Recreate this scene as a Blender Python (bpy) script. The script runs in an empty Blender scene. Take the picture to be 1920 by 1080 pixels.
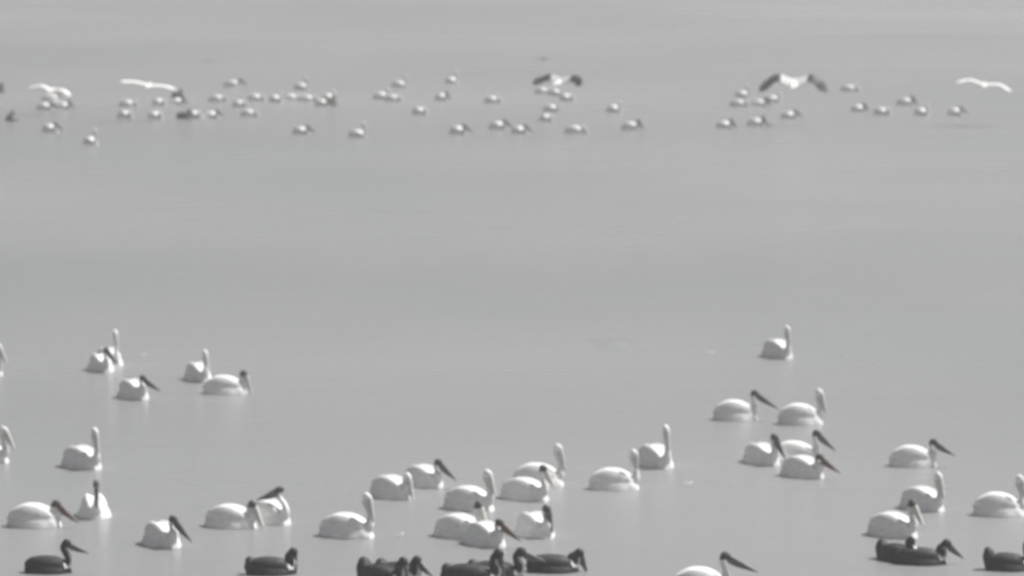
import bpy, bmesh, math, random
from mathutils import Vector, Matrix
random.seed(7)
R = math.radians
S = bpy.context.scene
COL = S.collection

# ------------------------------------------------------------------ camera
FPX = 8000.0            # focal length in photograph pixels (1920 wide)
CAM_H = 11.6
HORIZON = -310.0        # photograph row of the horizon
PITCH = math.atan((540.0 - HORIZON) / FPX)
cd = bpy.data.cameras.new("camera")
cam = bpy.data.objects.new("camera", cd)
COL.objects.link(cam)
cam.location = (0, 0, CAM_H)
cam.rotation_euler = (math.pi / 2 - PITCH, 0, 0)
cd.sensor_width = 36.0
cd.lens = FPX / 1920.0 * 36.0
cd.clip_start = 0.5
cd.clip_end = 20000
cd.dof.use_dof = True
cd.dof.focus_distance = 30.0
cd.dof.aperture_fstop = 3.3
S.camera = cam

# ------------------------------------------------------------------ sky and sun
SUN_AZ = 22.0           # degrees from +X (picture right) towards +Y (away)
SUN_EL = 57.0
w = bpy.data.worlds.new("World"); S.world = w; w.use_nodes = True
nt = w.node_tree; bg = nt.nodes["Background"]
sky = nt.nodes.new("ShaderNodeTexSky"); sky.sky_type = 'NISHITA'
sky.sun_disc = False
sky.sun_elevation = R(SUN_EL); sky.sun_rotation = R(90 - SUN_AZ)
sky.air_density = 1.0; sky.dust_density = 6.0; sky.ozone_density = 1.0
hs = nt.nodes.new("ShaderNodeHueSaturation"); hs.inputs['Saturation'].default_value = 0.22
nt.links.new(sky.outputs[0], hs.inputs['Color'])
nt.links.new(hs.outputs[0], bg.inputs['Color'])
bg.inputs['Strength'].default_value = 0.05
ld = bpy.data.lights.new("sun", 'SUN'); lo = bpy.data.objects.new("sun", ld); COL.objects.link(lo)
ld.energy = 5.0; ld.angle = R(5.0); ld.color = (1.0, 0.98, 0.955)
sd = Vector((math.cos(R(SUN_EL)) * math.cos(R(SUN_AZ)), math.cos(R(SUN_EL)) * math.sin(R(SUN_AZ)), math.sin(R(SUN_EL))))
lo.rotation_euler = sd.to_track_quat('Z', 'Y').to_euler()
lo.location = (60, 60, 80)
S.view_settings.view_transform = 'Standard'; S.view_settings.look = 'None'
S.view_settings.gamma = 1.0; S.view_settings.exposure = 0.42
S.render.engine = 'CYCLES'

# ------------------------------------------------------------------ materials
def noise_mat(name, c1, c2, scale, rough, bump=0.0, stretch=(1, 1, 1), spec=0.3, sheen=0.0):
    m = bpy.data.materials.new(name); m.use_nodes = True
    n = m.node_tree; b = n.nodes["Principled BSDF"]
    tc = n.nodes.new("ShaderNodeTexCoord"); mp = n.nodes.new("ShaderNodeMapping")
    mp.inputs['Scale'].default_value = stretch
    t = n.nodes.new("ShaderNodeTexNoise"); t.inputs['Scale'].default_value = scale; t.inputs['Detail'].default_value = 4
    r = n.nodes.new("ShaderNodeValToRGB")
    r.color_ramp.elements[0].position = 0.35; r.color_ramp.elements[1].position = 0.68
    r.color_ramp.elements[0].color = (*c1, 1); r.color_ramp.elements[1].color = (*c2, 1)
    n.links.new(tc.outputs['Object'], mp.inputs['Vector']); n.links.new(mp.outputs[0], t.inputs['Vector'])
    n.links.new(t.outputs['Fac'], r.inputs['Fac']); n.links.new(r.outputs[0], b.inputs['Base Color'])
    b.inputs['Roughness'].default_value = rough
    b.inputs['Specular IOR Level'].default_value = spec
    if bump:
        bp = n.nodes.new("ShaderNodeBump"); bp.inputs['Strength'].default_value = bump; bp.inputs['Distance'].default_value = 0.02
        n.links.new(t.outputs['Fac'], bp.inputs['Height']); n.links.new(bp.outputs[0], b.inputs['Normal'])
    return m
M = {
 'white':  noise_mat("white_plumage", (.68, .68, .68), (.82, .82, .82), 6, .75, .5, (1, 2.5, 3)),
 'crown':  noise_mat("grey_crown", (.045, .045, .045), (.085, .085, .08), 14, .7, .3),
 'dark':   noise_mat("dark_plumage", (.014, .016, .017), (.035, .037, .038), 8, .6, .5, (1, 3, 3)),
 'black':  noise_mat("black_feathers", (.012, .013, .014), (.03, .03, .032), 10, .55, .3, (1, 3, 3)),
 'cream':  noise_mat("cream_neck_plumage", (.56, .555, .545), (.64, .635, .625), 9, .75, .3),
 'greybill': noise_mat("grey_bill", (.10, .095, .092), (.16, .15, .145), 16, .5),
 'pinkbill': noise_mat("pink_bill", (.15, .115, .105), (.22, .17, .155), 16, .45),
 'palebill': noise_mat("pale_bill", (.54, .53, .50), (.62, .61, .58), 16, .5),
 'eye':    noise_mat("eye_black", (.01, .01, .01), (.02, .02, .02), 20, .2),
 'feather': noise_mat("feather_white", (.78, .78, .76), (.85, .85, .84), 20, .7),
}
def water_mat():
    m = bpy.data.materials.new("lake_water"); m.use_nodes = True
    n = m.node_tree; b = n.nodes["Principled BSDF"]; L = n.links
    tc = n.nodes.new("ShaderNodeTexCoord")
    def noise(sx, sy, scale, detail, rough=.5):
        mp = n.nodes.new("ShaderNodeMapping"); mp.inputs['Scale'].default_value = (sx, sy, 1)
        t = n.nodes.new("ShaderNodeTexNoise"); t.inputs['Scale'].default_value = scale
        t.inputs['Detail'].default_value = detail; t.inputs['Roughness'].default_value = rough
        L.new(tc.outputs['Object'], mp.inputs['Vector']); L.new(mp.outputs[0], t.inputs['Vector'])
        return t
    # silty grey body colour with very broad, soft patches of sediment
    big = noise(.035, .02, 1.0, 3)
    r = n.nodes.new("ShaderNodeValToRGB")
    r.color_ramp.elements[0].position = .35; r.color_ramp.elements[1].position = .65
    r.color_ramp.elements[0].color = (.196, .205, .210, 1); r.color_ramp.elements[1].color = (.234, .237, .242, 1)
    L.new(big.outputs['Fac'], r.inputs['Fac']); L.new(r.outputs[0], b.inputs['Base Color'])
    b.inputs['IOR'].default_value = 1.333
    wind = noise(.02, .05, 1.0, 4)
    rr = n.nodes.new("ShaderNodeMapRange"); rr.inputs[1].default_value = .35; rr.inputs[2].default_value = .65
    rr.inputs[3].default_value = .20; rr.inputs[4].default_value = .30
    L.new(wind.outputs['Fac'], rr.inputs[0]); L.new(rr.outputs[0], b.inputs['Roughness'])
    swell = noise(.25, .7, 1.0, 3, .5); rip = noise(2.2, 5.0, 1.0, 5, .6)
    b1 = n.nodes.new("ShaderNodeBump"); b1.inputs['Strength'].default_value = .35; b1.inputs['Distance'].default_value = .10
    b2 = n.nodes.new("ShaderNodeBump"); b2.inputs['Strength'].default_value = .6; b2.inputs['Distance'].default_value = .05
    L.new(swell.outputs['Fac'], b1.inputs['Height']); L.new(rip.outputs['Fac'], b2.inputs['Height'])
    L.new(b1.outputs[0], b2.inputs['Normal']); L.new(b2.outputs[0], b.inputs['Normal'])
    return m

# ------------------------------------------------------------------ helpers
def at(px, py, z=0.0):
    """the point at height z seen at photograph pixel (px, py)"""
    d = Vector(((px - 960) / FPX, (540 - py) / FPX, -1.0))
    d = Matrix.Rotation(math.pi / 2 - PITCH, 3, 'X') @ d
    t = (z - CAM_H) / d.z
    return Vector((0, 0, CAM_H)) + d * t

def tag(o, label=None, cat=None, group=None, kind=None):
    if label: o['label'] = label
    if cat: o['category'] = cat
    if group: o['group'] = group
    if kind: o['kind'] = kind
    return o

def catmull(P, n=6):
    out = []
    for i in range(len(P) - 1):
        p0 = P[max(i - 1, 0)]; p1 = P[i]; p2 = P[i + 1]; p3 = P[min(i + 2, len(P) - 1)]
        for k in range(n):
            t = k / n
            out.append([0.5 * ((2 * b) + (-a + c) * t + (2 * a - 5 * b + 4 * c - d) * t * t + (-a + 3 * b - 3 * c + d) * t ** 3)
                        for a, b, c, d in zip(p0, p1, p2, p3)])
    out.append(list(P[-1]))
    return out

def loft(bm, pts, seg=16, n=5, side=Vector((0, 1, 0))):
    """pts: (x, y, z, half width, half height); rings across the path, closed at both ends"""
    P = catmull(pts, n)
    rings = []
    for i, p in enumerate(P):
        a = Vector(P[max(i - 1, 0)][:3]); c = Vector(P[min(i + 1, len(P) - 1)][:3])
        t = (c - a).normalized()
        s = (side - t * side.dot(t)).normalized(); u = s.cross(t)
        o = Vector(p[:3]); w_ = max(p[3], .002); h_ = max(p[4], .002)
        rings.append([bm.verts.new(o + s * (w_ * math.cos(2 * math.pi * k / seg)) + u * (h_ * math.sin(2 * math.pi * k / seg))) for k in range(seg)])
    fs = []
    for a, b in zip(rings, rings[1:]):
        for k in range(seg):
            fs.append(bm.faces.new((a[k], a[(k + 1) % seg], b[(k + 1) % seg], b[k])))
    fs.append(bm.faces.new(list(reversed(rings[0])))); fs.append(bm.faces.new(rings[-1]))
    return fs

def ball(bm, c, r, rot=None):
    m = Matrix.Translation(c) @ (rot or Matrix.Identity(4)) @ Matrix.Diagonal((*r, 1))
    return bmesh.ops.create_icosphere(bm, subdivisions=3, radius=1, matrix=m)

def fuse(bm, voxel, smooth=3):
    """melt the overlapping volumes into one continuous skin"""
    bmesh.ops.recalc_face_normals(bm, faces=bm.faces)
    me = bpy.data.meshes.new("tmp"); bm.to_mesh(me); bm.free()
    o = bpy.data.objects.new("tmp", me); COL.objects.link(o)
    m = o.modifiers.new("r", 'REMESH'); m.mode = 'VOXEL'; m.voxel_size = voxel; m.use_smooth_shade = True
    s = o.modifiers.new("s", 'SMOOTH'); s.iterations = smooth; s.factor = .5
    dg = bpy.context.evaluated_depsgraph_get(); dg.update()
    out = bpy.data.meshes.new_from_object(o.evaluated_get(dg))
    bpy.data.objects.remove(o); bpy.data.meshes.remove(me)
    return out

def link(name, me, parent=None):
    o = bpy.data.objects.new(name, me); COL.objects.link(o)
    if parent: o.parent = parent
    return o

# ------------------------------------------------------------------ pelican parts
def bill_meshes(base, pitch, byaw, length, matn, z_off=0.0):
    """upper bill and throat pouch, hinged at base, pitch/yaw in degrees"""
    rot = Matrix.Translation(base) @ Matrix.Rotation(R(byaw), 4, 'Z') @ Matrix.Rotation(R(-pitch), 4, 'Y')
    L = length
    bm = bmesh.new()
    loft(bm, [(-.03, 0, .010, .038, .034), (.04, 0, .012, .040, .032), (.5 * L, 0, .004, .031, .022), (.85 * L, 0, 0, .024, .012),
              (.97 * L, 0, -.006, .013, .010), (L + .005, 0, -.026, .005, .006)], 12, 4)
    bmesh.ops.recalc_face_normals(bm, faces=bm.faces)
    bmesh.ops.transform(bm, matrix=rot, verts=bm.verts)
    a = bpy.data.meshes.new("bill"); bm.to_mesh(a); bm.free()
    bm = bmesh.new()
    loft(bm, [(-.06, 0, -.026, .024, .026), (.03, 0, -.046, .036, .050), (.3 * L, 0, -.046, .033, .046), (.65 * L, 0, -.028, .026, .028),
              (.95 * L, 0, -.012, .010, .006)], 12, 4)
    bmesh.ops.recalc_face_normals(bm, faces=bm.faces)
    bmesh.ops.transform(bm, matrix=rot, verts=bm.verts)
    b = bpy.data.meshes.new("pouch"); bm.to_mesh(b); bm.free()
    for me in (a, b):
        me.materials.append(M[matn])
        for p in me.polygons: p.use_smooth = True
    return a, b

_cache = {}
def swimmer_meshes(h, fx, hy, pitch, byaw, blen, dark_head, bill, dark_body=False, tail_up=0.0, voxel=.017):
    key = (h, fx, hy, pitch, byaw, blen, dark_head, bill, dark_body, tail_up, voxel)
    if key in _cache: return _cache[key]
    bm = bmesh.new()
    # trunk, tail to breast, floating with the waterline at z = 0
    tu = tail_up
    sl = .80 if dark_body else 1.0
    tw = 1.5 if dark_body else 1.0
    loft(bm, [(-.55, 0, .16 + tu, .04 * tw, .028 * tw), (-.49, 0, .14 + tu * .85, .10 * tw, .075 * tw), (-.42, 0, .08 + tu * .35, .17, .20 * sl), (-.30, 0, .05, .23, .30 * sl), (-.12, 0, .03, .27, .345 * sl),
              (.06, 0, .02, .265, .335 * sl), (.20, 0, .02, .225, .285 * sl), (.32, 0, .03, .165, .21), (.40, 0, .05, .08, .11)], 24, 5)
    for s in (-1, 1):       # folded wings: long shells meeting over the rump
        loft(bm, [(-.50, s * .035, .20 + tu * .4, .03, .03), (-.40, s * .085, .23, .07, .09 * sl), (-.20, s * .135, .25 * sl, .10, .155 * sl),
                  (.02, s * .15, .235 * sl, .10, .155 * sl), (.18, s * .13, .19 * sl, .075, .12), (.27, s * .10, .15, .035, .06)], 16, 4)
    # neck: rises out of the breast in an S and carries the head
    hi = h; nk = 1.35 if dark_body else (.78 if h > .6 else .92)
    low = max(0.0, .72 - hi)
    neck = [(.14, 0, .10, .15, .16), (.28, 0, .15, .115, .125), (.355, 0, .235, .080, .082),
            (.355 - low * .25, hy * .35, .215 + (hi - .215) * .38, .057, .058),
            (fx - .045 - low * .10, hy * .75, .215 + (hi - .215) * .72, .047, .05),
            (fx - .045, hy, hi - .035, .043, .047), (fx, hy, hi, .042, .042)]
    neck = neck[:3] + [(a, b_, c, d * nk, e * nk) for a, b_, c, d, e in neck[3:]]
    loft(bm, neck, 14, 6)
    by = R(byaw)
    fwd = Vector((math.cos(by), math.sin(by), 0))
    hc = Vector((fx, hy, hi))
    tilt = Matrix.Rotation(by, 4, 'Z') @ Matrix.Rotation(R(-pitch * .6), 4, 'Y')
    ball(bm, hc + fwd * .015, (.095, .058 * max(nk, 1.0), .064 * max(nk, 1.0)), tilt)
    # short nape crest
    ball(bm, hc - fwd * .055 + Vector((0, 0, -.012)), (.035, .018, .03), tilt)
    for v in bm.verts:      # flanks slope in towards the back like a roof
        if v.co.x < .30 and v.co.z < .42 and abs(v.co.y) < .30:
            v.co.y *= 1.0 + .22 * max(-1, min(1, (.14 - v.co.z) / .22)) * min(1, (.30 - v.co.x) / .12)
    me = fuse(bm, voxel, 3)
    me.name = "body"
    me.materials.append(M['dark' if dark_body else 'white'])
    me.materials.append(M['black' if dark_body else 'crown'])
    me.materials.append(M['cream'])
    for p in me.polygons:
        c = Vector(p.center)
        p.use_smooth = True
        if (c - hc).length < .10 and (dark_head or dark_body) and c.z > hi - .06: p.material_index = 1
        elif dark_body and c.x > .26 and c.z > .10 and p.normal.x > .5 and c.z < hi - .05: p.material_index = 2
        elif dark_body and c.x < -.40: p.material_index = 1
    base = hc + (tilt @ Vector((.085, 0, -.004)))
    bi, po = bill_meshes(base, pitch, byaw, blen, bill)
    # eyes, one mesh each side
    eyes = []
    for s in (-1, 1):
        b2 = bmesh.new()
        bmesh.ops.create_uvsphere(b2, u_segments=10, v_segments=8, radius=.009,
            matrix=Matrix.Translation(hc + (tilt @ Vector((.060, s * (.054 if not dark_body else .070), .018)))))
        e = bpy.data.meshes.new("eye"); b2.to_mesh(e); b2.free(); e.materials.append(M['eye']); eyes.append(e)
    _cache[key] = (me, bi, po, eyes)
    return _cache[key]

POSE = {
 # name: head height, head forward, bill pitch
 'tall':   (.71, .31, -74, .36), 'up': (.66, .33, -66, .37), 'mid': (.54, .35, -48, .42),
 'low':    (.43, .35, -36, .42), 'rest': (.37, .33, -30, .42),
}
def swimmer(x, y, yaw, pose, head, bill, label, group, name='white_pelican', scale=1.0, hy=0.0, byaw=0.0, pitch=None, h=None, fx=None,
            dark=False, tail=0.0, eyes=True, voxel=.017, z=0.0, blen=None):
    ph, pf, pp, pl = POSE[pose]
    me, bi, po, ey = swimmer_meshes(h or ph, fx if fx is not None else pf, hy, pp if pitch is None else pitch, byaw, blen or pl, head == 'd', bill, dark, tail, voxel)
    root = bpy.data.objects.new(name, None); COL.objects.link(root)
    root.empty_display_size = .2
    p = at(x, y)
    rg = random.Random(int(x * 7 + y * 13))
    root.location = (p.x, p.y, z); root.rotation_euler = (0, 0, R(yaw)); root.scale = (scale * rg.uniform(.95, 1.04), scale * rg.uniform(.95, 1.06), scale * rg.uniform(.95, 1.05))
    link('body', me, root)
    b = link('bill', bi, root)
    if eyes:
        link('pouch', po, b)
        for e in ey: link('eye', e, root)
    else:
        link('pouch', po, b)
    tag(root, label, 'pelican', group)
    return root

# ------------------------------------------------------------------ flying pelican
def flyer_meshes(arch, drop, sweep, dark_tip, inc=12):
    bm = bmesh.new()
    loft(bm, [(-.60, 0, .02, .06, .012), (-.48, 0, .02, .07, .03), (-.30, 0, 0, .11, .09), (0, 0, 0, .14, .13), (.22, 0, .01, .12, .11),
              (.36, 0, .03, .07, .075), (.44, 0, .07, .045, .05), (.42, 0, .13, .04, .04), (.48, 0, .15, .042, .042)], 16, 4)
    ball(bm, (.52, 0, .145), (.08, .044, .048))
    for s in (-1, 1):
        # inner wing rises, outer wing bends down: x, y, z, half chord, half thickness
        st = [(.10, s * .05, .06, .23, .035), (.14, s * .35, .06 + arch * .5, .23, .030), (.18, s * .70, .06 + arch, .23, .028),
              (.12, s * 1.0, .06 + arch + drop * .35, .23, .026), (-sweep * .5, s * 1.22, .06 + arch + drop * .75, .20, .022), (-sweep, s * 1.38, .06 + arch + drop, .06, .012)]
        loft(bm, st, 14, 5, side=Vector((math.cos(R(inc)), 0, math.sin(R(inc)))))   # wings braced against the air
    me = fuse(bm, .02, 2); me.name = "body"
    me.materials.append(M['white']); me.materials.append(M['black' if dark_tip else 'cream'])
    for p in me.polygons:
        p.use_smooth = True
        c = p.center
        if dark_tip and (abs(c.y) > .54 or (abs(c.y) > .36 and c.x < -.02)): p.material_index = 1
    bi, po = bill_meshes(Vector((.59, 0, .14)), -8, 0, .38, 'palebill')
    return me, bi, po
def flyer(x, y, z, yaw, bank, me3, label, scale=1.0, group='pelicans flying low over the far flock', name='flying_pelican', pitch=0):
    me, bi, po = me3
    root = bpy.data.objects.new(name, None); COL.objects.link(root); root.empty_display_size = .2
    p = at(x, y, z)
    root.location = p; root.rotation_euler = (R(bank), R(pitch), R(yaw)); root.scale = (scale,) * 3
    link('body', me, root); b = link('bill', bi, root); link('pouch', po, b)
    return tag(root, label, 'pelican', group)

# ------------------------------------------------------------------ water
bm = bmesh.new()
ys = [-60, 0, 40, 60, 80, 100, 130, 170, 230, 320, 500, 900, 1800, 4000, 9000]
xs = [-6000, -2000, -600, -200, -80, -40, -20, 0, 20, 40, 80, 200, 600, 2000, 6000]
V = [[bm.verts.new((x, y, 0)) for x in xs] for y in ys]
for j in range(len(ys) - 1):
    for i in range(len(xs) - 1):
        bm.faces.new((V[j][i], V[j][i + 1], V[j + 1][i + 1], V[j + 1][i]))
me = bpy.data.meshes.new("water"); bm.to_mesh(me); bm.free()
me.materials.append(water_mat())
wat = link('water', me); tag(wat, kind='structure')
def wavelets(px, py, lx, ly, amp, n=5):
    p = at(px, py); bm = bmesh.new(); NX, NY = 60, 40
    g = [[bm.verts.new(((i / NX - .5) * lx, (j / NY - .5) * ly,
          .004 + amp * (math.cos(math.pi * (i / NX - .5)) * math.cos(math.pi * (j / NY - .5))) ** 2 * (1 + math.sin(j / NY * 2 * math.pi * n + 2.2 * math.sin(i / NX * 5))) - .003 * (i in (0, NX) or j in (0, NY)) * 2))
          for i in range(NX + 1)] for j in range(NY + 1)]
    for j in range(NY):
        for i in range(NX): bm.faces.new((g[j][i], g[j][i + 1], g[j + 1][i + 1], g[j + 1][i]))
    me = bpy.data.meshes.new('water_ripple'); bm.to_mesh(me); bm.free(); me.materials.append(wat.data.materials[0])
    for f in me.polygons: f.use_smooth = True
    o = link('water_ripple', me); o.location = (p.x, p.y, 0); o.rotation_euler = (0, 0, R(8)); tag(o, kind='structure')
wavelets(1160, 648, 1.1, 3.2, .022)
bpy.context.view_layer.update()

# ------------------------------------------------------------------ white pelicans, near and middle water
GW = 'white pelicans swimming on the grey lake'
N = [
 # x, waterline y, yaw, pose, head(d/w), bill, label, extra
 (-32, 703, -12, 'up', 'w', 'palebill', 'white pelican half cut off by the left edge, the upper of two there', {}),
 (187, 695, -66, 'mid', 'd', 'greybill', 'white pelican seen from its front, bright back left of a tall raised head', {}),
 (203, 684, -60, 'tall', 'w', 'palebill', 'white pelican with tall raised neck behind another, highest head on the left side', {'h': .80}),
 (249, 747, -52, 'low', 'd', 'greybill', 'white pelican with long dark bill pointing down right, below the tall necked pair at left', {'pitch': -34, 'h': .47}),
 (370, 713, -60, 'up', 'w', 'palebill', 'small white pelican with faint upright neck, touching the long low one on its right', {}),
 (424, 738, -8, 'mid', 'd', 'palebill', 'long low white pelican with shaded flank and its bill held against its chest', {'pitch': -72, 'h': .46}),
 (-26, 866, -15, 'up', 'w', 'palebill', 'white pelican cut off by the left edge, only its chest and hanging bill in view', {'pitch': -62}),
 (154, 877, -42, 'tall', 'w', 'palebill', 'white pelican with upright pale neck and round head, above the front facing one at left', {'pitch': -80}),
 (174, 968, -78, 'up', 'd', 'greybill', 'white pelican facing the viewer with dark head over two bright wings', {'pitch': -80, 'byaw': 0}),
 (68, 987, -8, 'rest', 'd', 'pinkbill', 'low white pelican with drawn in neck and pinkish bill, near the lower left corner', {'h': .41, 'pitch': -42}),
 (303, 1023, -56, 'mid', 'd', 'greybill', 'lone white pelican with dark head tipped down, between the left corner birds and the pair', {'pitch': -50, 'h': .50}),
 (436, 988, -22, 'mid', 'd', 'palebill', 'white pelican with shaded flank, left one of the pair with a preening bird', {'pitch': -66, 'h': .44}),
 (506, 980, -42, 'up', 'd', 'greybill', 'cream white pelican preening, its dark bill turned back to the left over its body', {'byaw': -140, 'pitch': -24, 'h': .60, 'fx': .22}),
 (653, 1006, -20, 'tall', 'w', 'palebill', 'large lone white pelican with raised neck and bright back in the lower middle left', {'scale': 1.06, 'pitch': -78}),
 (735, 933, -40, 'mid', 'w', 'palebill', 'low white pelican in front of and left of the one with a folded dark bill', {'h': .42, 'pitch': -76}),
 (795, 911, -44, 'mid', 'd', 'greybill', 'white pelican with thick dark head and bill slanting down right beside a lower one', {'h': .50, 'pitch': -46}),
 (882, 955, -28, 'tall', 'w', 'palebill', 'white pelican with curved pale neck at the back of the central cluster', {'h': .66, 'pitch': -72}),
 (864, 1007, -32, 'up', 'd', 'palebill', 'white pelican with large shaded flank, leftmost in the front of the central cluster', {'h': .60, 'pitch': -68, 'scale': 1.02}),
 (910, 1022, -52, 'low', 'd', 'pinkbill', 'white pelican with long brownish bill slanting right, front middle of the central cluster', {'h': .44, 'pitch': -40}),
 (986, 936, -32, 'up', 'd', 'palebill', 'bulky white pelican with dark head, upper right of the central cluster', {'h': .62, 'pitch': -58}),
 (1012, 910, -10, 'tall', 'w', 'palebill', 'white pelican mostly hidden, tall pale neck rising behind the bulky dark headed one', {'h': .70, 'pitch': -76}),
 (1003, 1004, -60, 'up', 'd', 'greybill', 'white pelican with dark head bowed over bright chest, right end of the central cluster', {'h': .52, 'pitch': -80}),
 (1154, 917, -8, 'tall', 'w', 'palebill', 'white pelican with raised neck and long shaded flank, right of the central cluster', {'pitch': -84}),
 (1228, 874, -58, 'tall', 'w', 'palebill', 'white pelican with bright rounded body and thin straight neck, behind the raised necked one', {'h': .74, 'pitch': -80}),
 (1457, 670, -55, 'tall', 'w', 'palebill', 'white pelican alone at the top of the right group, bill hanging straight down', {'pitch': -80, 'h': .68}),
 (1381, 787, -6, 'mid', 'd', 'greybill', 'long white pelican whose dark bill points over its neighbour, upper left of the right group', {'h': .56, 'pitch': -33, 'blen': .52}),
 (1503, 795, -8, 'up', 'w', 'palebill', 'white pelican with small raised head, just right of the one with the long dark bill', {'h': .64, 'pitch': -74}),
 (1428, 869, -56, 'mid', 'd', 'greybill', 'short bright white pelican with dark head, left end of the tight trio on the right', {'h': .58, 'pitch': -66}),
 (1494, 866, -10, 'mid', 'd', 'greybill', 'white pelican at the back of the tight trio, dark bill sloping steeply right', {'h': .58, 'pitch': -44}),
 (1506, 894, -42, 'low', 'd', 'pinkbill', 'low white pelican at the front of the tight trio with reddish brown bill', {'h': .42, 'pitch': -38}),
 (1714, 874, -10, 'low', 'd', 'greybill', 'lone white pelican with thin dark bill, above the stacked pair at right', {'h': .49, 'pitch': -32}),
 (1731, 955, -45, 'tall', 'w', 'palebill', 'white pelican with curved upright neck, behind the one above the dark birds at right', {'h': .64, 'pitch': -74}),
 (1676, 1005, -34, 'up', 'd', 'palebill', 'white pelican with shaded flank directly above the dark birds at lower right', {'h': .60, 'pitch': -60}),
 (1876, 966, -10, 'tall', 'w', 'palebill', 'white pelican with raised neck against the right edge of the picture', {'h': .66, 'pitch': -80}),
 (1318, 1112, -6, 'up', 'd', 'greybill', 'white pelican cut off by the bottom edge, only back and dark bill showing', {'h': .60, 'pitch': -26, 'blen': .50}),
]
for x, y, yaw, pose, hd, bl, lab, kw in N:
    if 'byaw' not in kw and yaw < -25 and bl != 'palebill': kw['byaw'] = min(42, -12 - yaw)   # heads look along the shore
    kw['scale'] = kw.get('scale', 1.0) * .95
    swimmer(x + 3, y, yaw, pose, hd, bl, lab, GW, **kw)

# ------------------------------------------------------------------ dark pelicans along the bottom
GD = 'dark pelicans swimming along the bottom of the picture'
D = [
 (97, 1073, 0, 'tall', 'greybill', 'dark pelican with upright neck and outstretched bill, lower left corner', {'h': .58, 'pitch': -24, 'tail': .03, 'fx': .30, 'blen': .42}),
 (514, 1076, 4, 'up', 'greybill', 'lone dark pelican with raised tail and upright neck, below the preening white bird', {'h': .42, 'pitch': -86, 'tail': .13, 'fx': .36}),
 (724, 1097, -38, 'mid', 'greybill', 'dark pelican with bowed head, left one of a close dark pair at bottom', {'h': .40, 'pitch': -74, 'tail': .20, 'scale': 1.0}),
 (754, 1092, -35, 'up', 'greybill', 'dark pelican with round black head and thin bill, right of a close pair at bottom', {'h': .40, 'pitch': -34, 'tail': .16, 'fx': .32, 'scale': .95}),
 (892, 1096, -8, 'up', 'greybill', 'dark pelican with raised black tail, left end of the dark trio under the central cluster', {'h': .50, 'pitch': -80, 'tail': .12, 'fx': .36, 'scale': 1.0}),
 (938, 1088, -10, 'up', 'greybill', 'dark pelican with high black head, middle of the dark trio under the central cluster', {'h': .50, 'pitch': -20, 'tail': .14, 'fx': .34, 'scale': .95}),
 (1044, 1071, 2, 'up', 'greybill', 'dark pelican with long flat back, right end of the dark trio under the central cluster', {'h': .36, 'pitch': -72, 'tail': .08, 'fx': .40, 'scale': .88}),
 (1688, 1052, -46, 'mid', 'greybill', 'dark pelican with raised black tail, left one of the dark pair at lower right', {'h': .44, 'pitch': -84, 'tail': .18, 'fx': .26, 'scale': .85}),
 (1734, 1057, -4, 'up', 'greybill', 'dark pelican with upright black head, right one of the dark pair at lower right', {'h': .42, 'pitch': -44, 'tail': .04, 'fx': .40, 'scale': .88}),
 (1896, 1068, -6, 'up', 'greybill', 'dark pelican with high pointed tail at the lower right corner', {'h': .56, 'pitch': -84, 'tail': .24, 'fx': .36, 'scale': .85}),
]
for x, y, yaw, pose, bl, lab, kw in D:
    kw['scale'] = kw.get('scale', .85) * .95
    swimmer(x, y, yaw, pose, 'd', bl, lab, GD, name='dark_pelican', dark=True, **kw)

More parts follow.
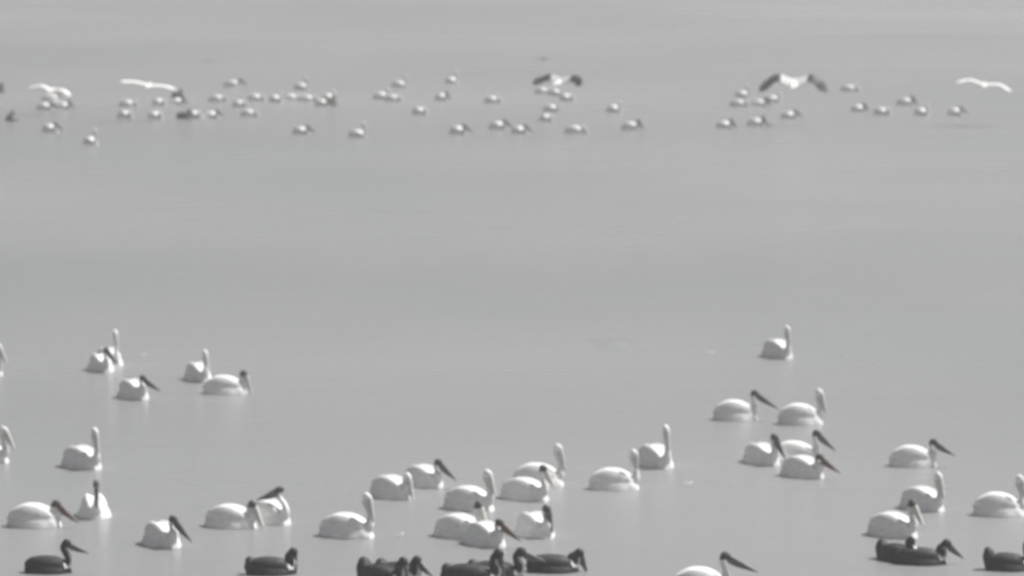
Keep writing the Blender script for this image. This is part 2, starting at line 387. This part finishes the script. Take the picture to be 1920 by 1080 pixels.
# ------------------------------------------------------------------ the distant flock
GF = 'white pelicans of the distant flock'
FAR_KIND = {   # pose, head, bill, extra
 'a': ('low', 'd', 'greybill', {'pitch': -38, 'h': .46, 'byaw': 28}),
 'b': ('tall', 'w', 'palebill', {'pitch': -78}),
 'c': ('rest', 'w', 'palebill', {'pitch': -50}),
 'd': ('mid', 'd', 'greybill', {'pitch': -58, 'byaw': 24, 'h': .48}),
 'e': ('mid', 'w', 'palebill', {'pitch': -60}),
}
F = [
 (95, 248, -30, 'a', 'distant white pelican with dark slanting bill, below the huddle at far left'),
 (171, 271, -38, 'b', 'distant white pelican lowest and nearest of the far flock on the left side'),
 (85, 207, -20, 'a', 'distant white pelican on the left side of the far left huddle'),
 (120, 205, -25, 'd', 'distant white pelican on the right side of the far left huddle'),
 (98, 190, 15, 'e', 'distant white pelican at the back of the far left huddle'),
 (241, 201, -10, 'c', 'bright distant white pelican under the left wingtip of the long pale flyer'),
 (235, 222, -50, 'c', 'small distant white pelican just below the bright one at the left'),
 (299, 198, -35, 'c', 'brightest distant white pelican under the middle of the long pale flyer'),
 (292, 223, -50, 'c', 'faint distant white pelican just below the brightest one at left'),
 (333, 197, -42, 'd', 'distant white pelican with dark head under the right end of the long pale flyer'),
 (366, 222, -55, 'c', 'faint distant white pelican touching the dark bird in the left flock'),
 (398, 222, -32, 'a', 'distant white pelican with bold dark bill, right of the dark bird in the left flock'),
 (409, 192, -12, 'c', 'distant white pelican right above the bold dark billed one'),
 (450, 201, -50, 'c', 'distant white pelican between the bold dark billed one and a fainter pair'),
 (468, 219, -20, 'c', 'faint low distant white pelican, lower of its neighbours in the left flock'),
 (438, 164, -5, 'a', 'distant white pelican with dark bill held level, topmost in the left flock'),
 (481, 190, -20, 'c', 'faint distant white pelican left of the compact bright one'),
 (518, 192, -50, 'e', 'compact bright distant white pelican left of the low end to end pair'),
 (566, 169, -40, 'b', 'tall distant white pelican standing above the low end to end pair'),
 (548, 190, -10, 'c', 'distant white pelican, left one of the low end to end pair'),
 (578, 191, -10, 'c', 'distant white pelican, right one of the low end to end pair'),
 (605, 200, -30, 'd', 'distant white pelican with dark head just right of the end to end pair'),
 (617, 189, -35, 'e', 'distant white pelican behind the dark headed one, right end of the left flock'),
 (566, 252, -30, 'a', 'distant white pelican with grey bill, alone below the left flock'),
 (672, 258, -40, 'b', 'distant white pelican alone between the left flock and the middle birds'),
 (716, 187, -20, 'e', 'distant white pelican, left one of a touching pair under the bright square one'),
 (738, 191, -20, 'c', 'distant white pelican, right one of a touching pair under the bright square one'),
 (750, 164, -40, 'b', 'bright square distant white pelican above a touching pair'),
 (788, 215, -35, 'c', 'distant white pelican between the touching pair and the dark winged flyer, lower one'),
 (848, 157, -55, 'b', 'highest distant white pelican in the middle of the far flock'),
 (829, 189, -38, 'd', 'distant white pelican with small dark bill below the highest middle one'),
 (924, 194, -40, 'c', 'bright round distant white pelican alone left of the dark winged flyer'),
 (860, 252, -30, 'a', 'distant white pelican with the boldest long dark bill, lower middle of the far flock'),
 (935, 243, -28, 'a', 'distant white pelican with greyish back, left one of a lower middle pair'),
 (975, 251, -35, 'a', 'distant bright white pelican, right one of a lower middle pair'),
 (1019, 177, -20, 'c', 'distant white pelican directly under the left wing of the middle flyer'),
 (1043, 180, -50, 'e', 'distant white pelican directly under the body of the middle flyer'),
 (1063, 190, -35, 'c', 'distant white pelican under the right wing of the middle flyer'),
 (1035, 210, -25, 'e', 'larger distant white pelican at the bottom of the huddle under the middle flyer'),
 (1025, 228, -60, 'c', 'faint distant white pelican just below the huddle under the middle flyer'),
 (1080, 251, -14, 'c', 'distant white pelican with dark shaded underside, lowest right of the middle'),
 (1152, 211, -50, 'e', 'distant white pelican alone right of the middle flyer'),
 (1184, 244, -15, 'd', 'distant white pelican with shaded flank, last before the wide gap'),
 (1360, 241, -45, 'd', 'bright distant white pelican first after the wide gap, lower left of the right flock'),
 (1419, 237, -45, 'd', 'bright distant white pelican second after the wide gap, lower right flock'),
 (1386, 201, -15, 'c', 'distant white pelican at the left of the huddle under the right flyer'),
 (1393, 183, -50, 'b', 'distant white pelican at the top left of the huddle under the right flyer'),
 (1424, 200, -20, 'd', 'distant white pelican in the centre of the huddle under the right flyer'),
 (1449, 192, -30, 'e', 'distant white pelican at the right of the huddle under the right flyer'),
 (1481, 223, -30, 'a', 'distant white pelican with dark bill directly beneath the right flyer'),
 (1594, 172, -15, 'c', 'distant white pelican, highest one right of the dark winged flyer'),
 (1611, 210, -38, 'd', 'distant white pelican, left one of three spaced birds near the right'),
 (1654, 216, -50, 'c', 'distant white pelican, second of three spaced birds near the right'),
 (1699, 198, -20, 'd', 'distant white pelican with dark bill reaching the one on its right'),
 (1729, 217, -60, 'e', 'distant white pelican turned to the viewer, right of the dark billed one'),
 (1792, 217, -38, 'a', 'distant white pelican below the pale arched flyer, farthest right on the water'),
]
for i, (x, y, yaw, k, lab) in enumerate(F):
    pose, hd, bl, kw = FAR_KIND[k]
    if yaw > -40: yaw -= 16
    swimmer(x, y - 1, yaw, pose, hd, bl, lab, GF, voxel=.025, scale=.90, z=-.08, **kw)

GFD = 'dark pelicans of the distant flock'
for x, y, yaw, lab in [
 (-3, 172, -50, 'distant dark pelican cut off by the left edge, level with the far left huddle'),
 (22, 226, -75, 'distant dark pelican seen end on near the left edge, below the cut off one'),
 (334, 184, -60, 'distant dark pelican at the right end of the long pale flyer'),
 (347, 222, -50, 'distant dark pelican among the white birds of the left flock'),
 (623, 197, -70, 'distant dark pelican at the right end of the left flock')]:
    swimmer(x, y, yaw, 'mid', 'd', 'greybill', lab, GFD, name='dark_pelican', dark=True, tail=.05, voxel=.025, h=.42, pitch=-60, scale=.85)

# ------------------------------------------------------------------ flying birds
dk = flyer_meshes(.20, -.50, .16, True, 38)
flyer(1488, 160, 1.6, 80, 0, dk, 'flying white pelican with black arched wings spread above the right of the far flock', 1.0, pitch=-8)
dk2 = flyer_meshes(.16, -.25, .22, True, 40)
flyer(1048, 156, 1.5, 58, 0, dk2, 'flying white pelican with short looking black wings above the middle of the far flock', .85, pitch=-8)
pl = flyer_meshes(.12, -.22, .25, False, 5)
flyer(1845, 161, 1.6, 82, 9, pl, 'pale flying pelican with all white arched wings near the right edge', .80, pitch=-2)
pl2 = flyer_meshes(.05, -.06, .10, False, 5)
flyer(278, 162, 1.4, 86, 8, pl2, 'long pale flying pelican with nearly level wings over the left of the far flock', .84, pitch=-2)
flyer(95, 170, 1.0, 75, 10, pl, 'pale flying pelican landing over the far left huddle', .66, pitch=-2)
# two tiny dark birds beyond the flock
GS = 'small dark birds flying beyond the flock'
def small_dark(x, y, z, yaw, sc, lab):
    bm = bmesh.new()
    loft(bm, [(-.30, 0, 0, .03, .01), (-.15, 0, 0, .06, .05), (.05, 0, 0, .07, .065), (.2, 0, .02, .04, .04), (.34, 0, .04, .03, .03), (.42, 0, .03, .006, .006)], 12, 4)
    for s in (-1, 1):
        loft(bm, [(.06, s * .03, .02, .09, .018), (.08, s * .28, .07, .08, .015), (0, s * .5, .02, .05, .012), (-.06, s * .62, -.03, .015, .01)], 12, 4, side=Vector((1, 0, 0)))
    me = fuse(bm, .016, 2); me.name = 'body'; me.materials.append(M['dark'])
    for p in me.polygons: p.use_smooth = True
    o = link('flying_bird', me); o.location = at(x, y, z); o.rotation_euler = (R(6), 0, R(yaw)); o.scale = (sc,) * 3
    tag(o, lab, 'bird', GS)
small_dark(1018, 111, 1.2, -60, .75, 'tiny dark bird flying above the black winged pelican in the middle')
small_dark(392, 116, 1.2, -85, .55, 'faint tiny dark bird flying above the left part of the far flock')

# ------------------------------------------------------------------ floating feathers
def feather(x, y, yaw, length, lab):
    bm = bmesh.new()
    # curled vane, cupped like a boat, floating on the water
    n = 12
    rows = []
    for i in range(n + 1):
        t = i / n; wv = length * .20 * math.sin(math.pi * (t * .93 + .05)) ** .7
        zc = length * (.10 + .42 * (t - .5) ** 2 * 2)
        rows.append([bm.verts.new(((t - .5) * length, wv * k / 3, zc + length * .30 * (k / 3) ** 2 * .6)) for k in range(-3, 4)])
    for a, b in zip(rows, rows[1:]):
        for k in range(6): bm.faces.new((a[k], a[k + 1], b[k + 1], b[k]))
    r = bmesh.ops.solidify(bm, geom=list(bm.faces), thickness=length * .04)
    loft(bm, [(-.68 * length, 0, .33 * length, .012 * length, .012 * length), (-.2 * length, 0, .15 * length, .018 * length, .018 * length), (.45 * length, 0, .27 * length, .008 * length, .008 * length)], 8, 4)
    bmesh.ops.recalc_face_normals(bm, faces=bm.faces)
    me = bpy.data.meshes.new('floating_feather'); bm.to_mesh(me); bm.free(); me.materials.append(M['feather'])
    for p in me.polygons: p.use_smooth = True
    o = link('floating_feather', me); p = at(x, y); o.location = (p.x, p.y, .01); o.rotation_euler = (0, 0, R(yaw))
    tag(o, lab, 'feather', 'white feathers adrift on the lake')
feather(1332, 666, 30, .17, 'white feather floating left of the topmost pelican of the right group')
feather(1292, 911, 15, .16, 'white feather floating right of the pelicans with raised thin necks')
feather(752, 1007, 50, .13, 'small white feather floating right of the large lone pelican')
feather(271, 668, 20, .12, 'faint white feather floating right of the tall necked pelican pair at left')

# ------------------------------------------------------------------ haze: humid air over the lake
HAZE = 0.0013
if HAZE:
    bm = bmesh.new(); bmesh.ops.create_cube(bm, size=1)
    me = bpy.data.meshes.new('haze'); bm.to_mesh(me); bm.free()
    hz = link('haze', me); hz.location = (0, 3500, 6.5); hz.scale = (14000, 12000, 15)
    hm = bpy.data.materials.new('humid_air'); hm.use_nodes = True
    for nd in list(hm.node_tree.nodes):
        if nd.type != 'OUTPUT_MATERIAL': hm.node_tree.nodes.remove(nd)
    pv = hm.node_tree.nodes.new('ShaderNodeVolumePrincipled')
    pv.inputs['Color'].default_value = (.9, .9, .9, 1); pv.inputs['Density'].default_value = HAZE
    pv.inputs['Anisotropy'].default_value = 0.3
    out = [nd for nd in hm.node_tree.nodes if nd.type == 'OUTPUT_MATERIAL'][0]
    hm.node_tree.links.new(pv.outputs[0], out.inputs['Volume'])
    me.materials.append(hm); tag(hz, kind='stuff')
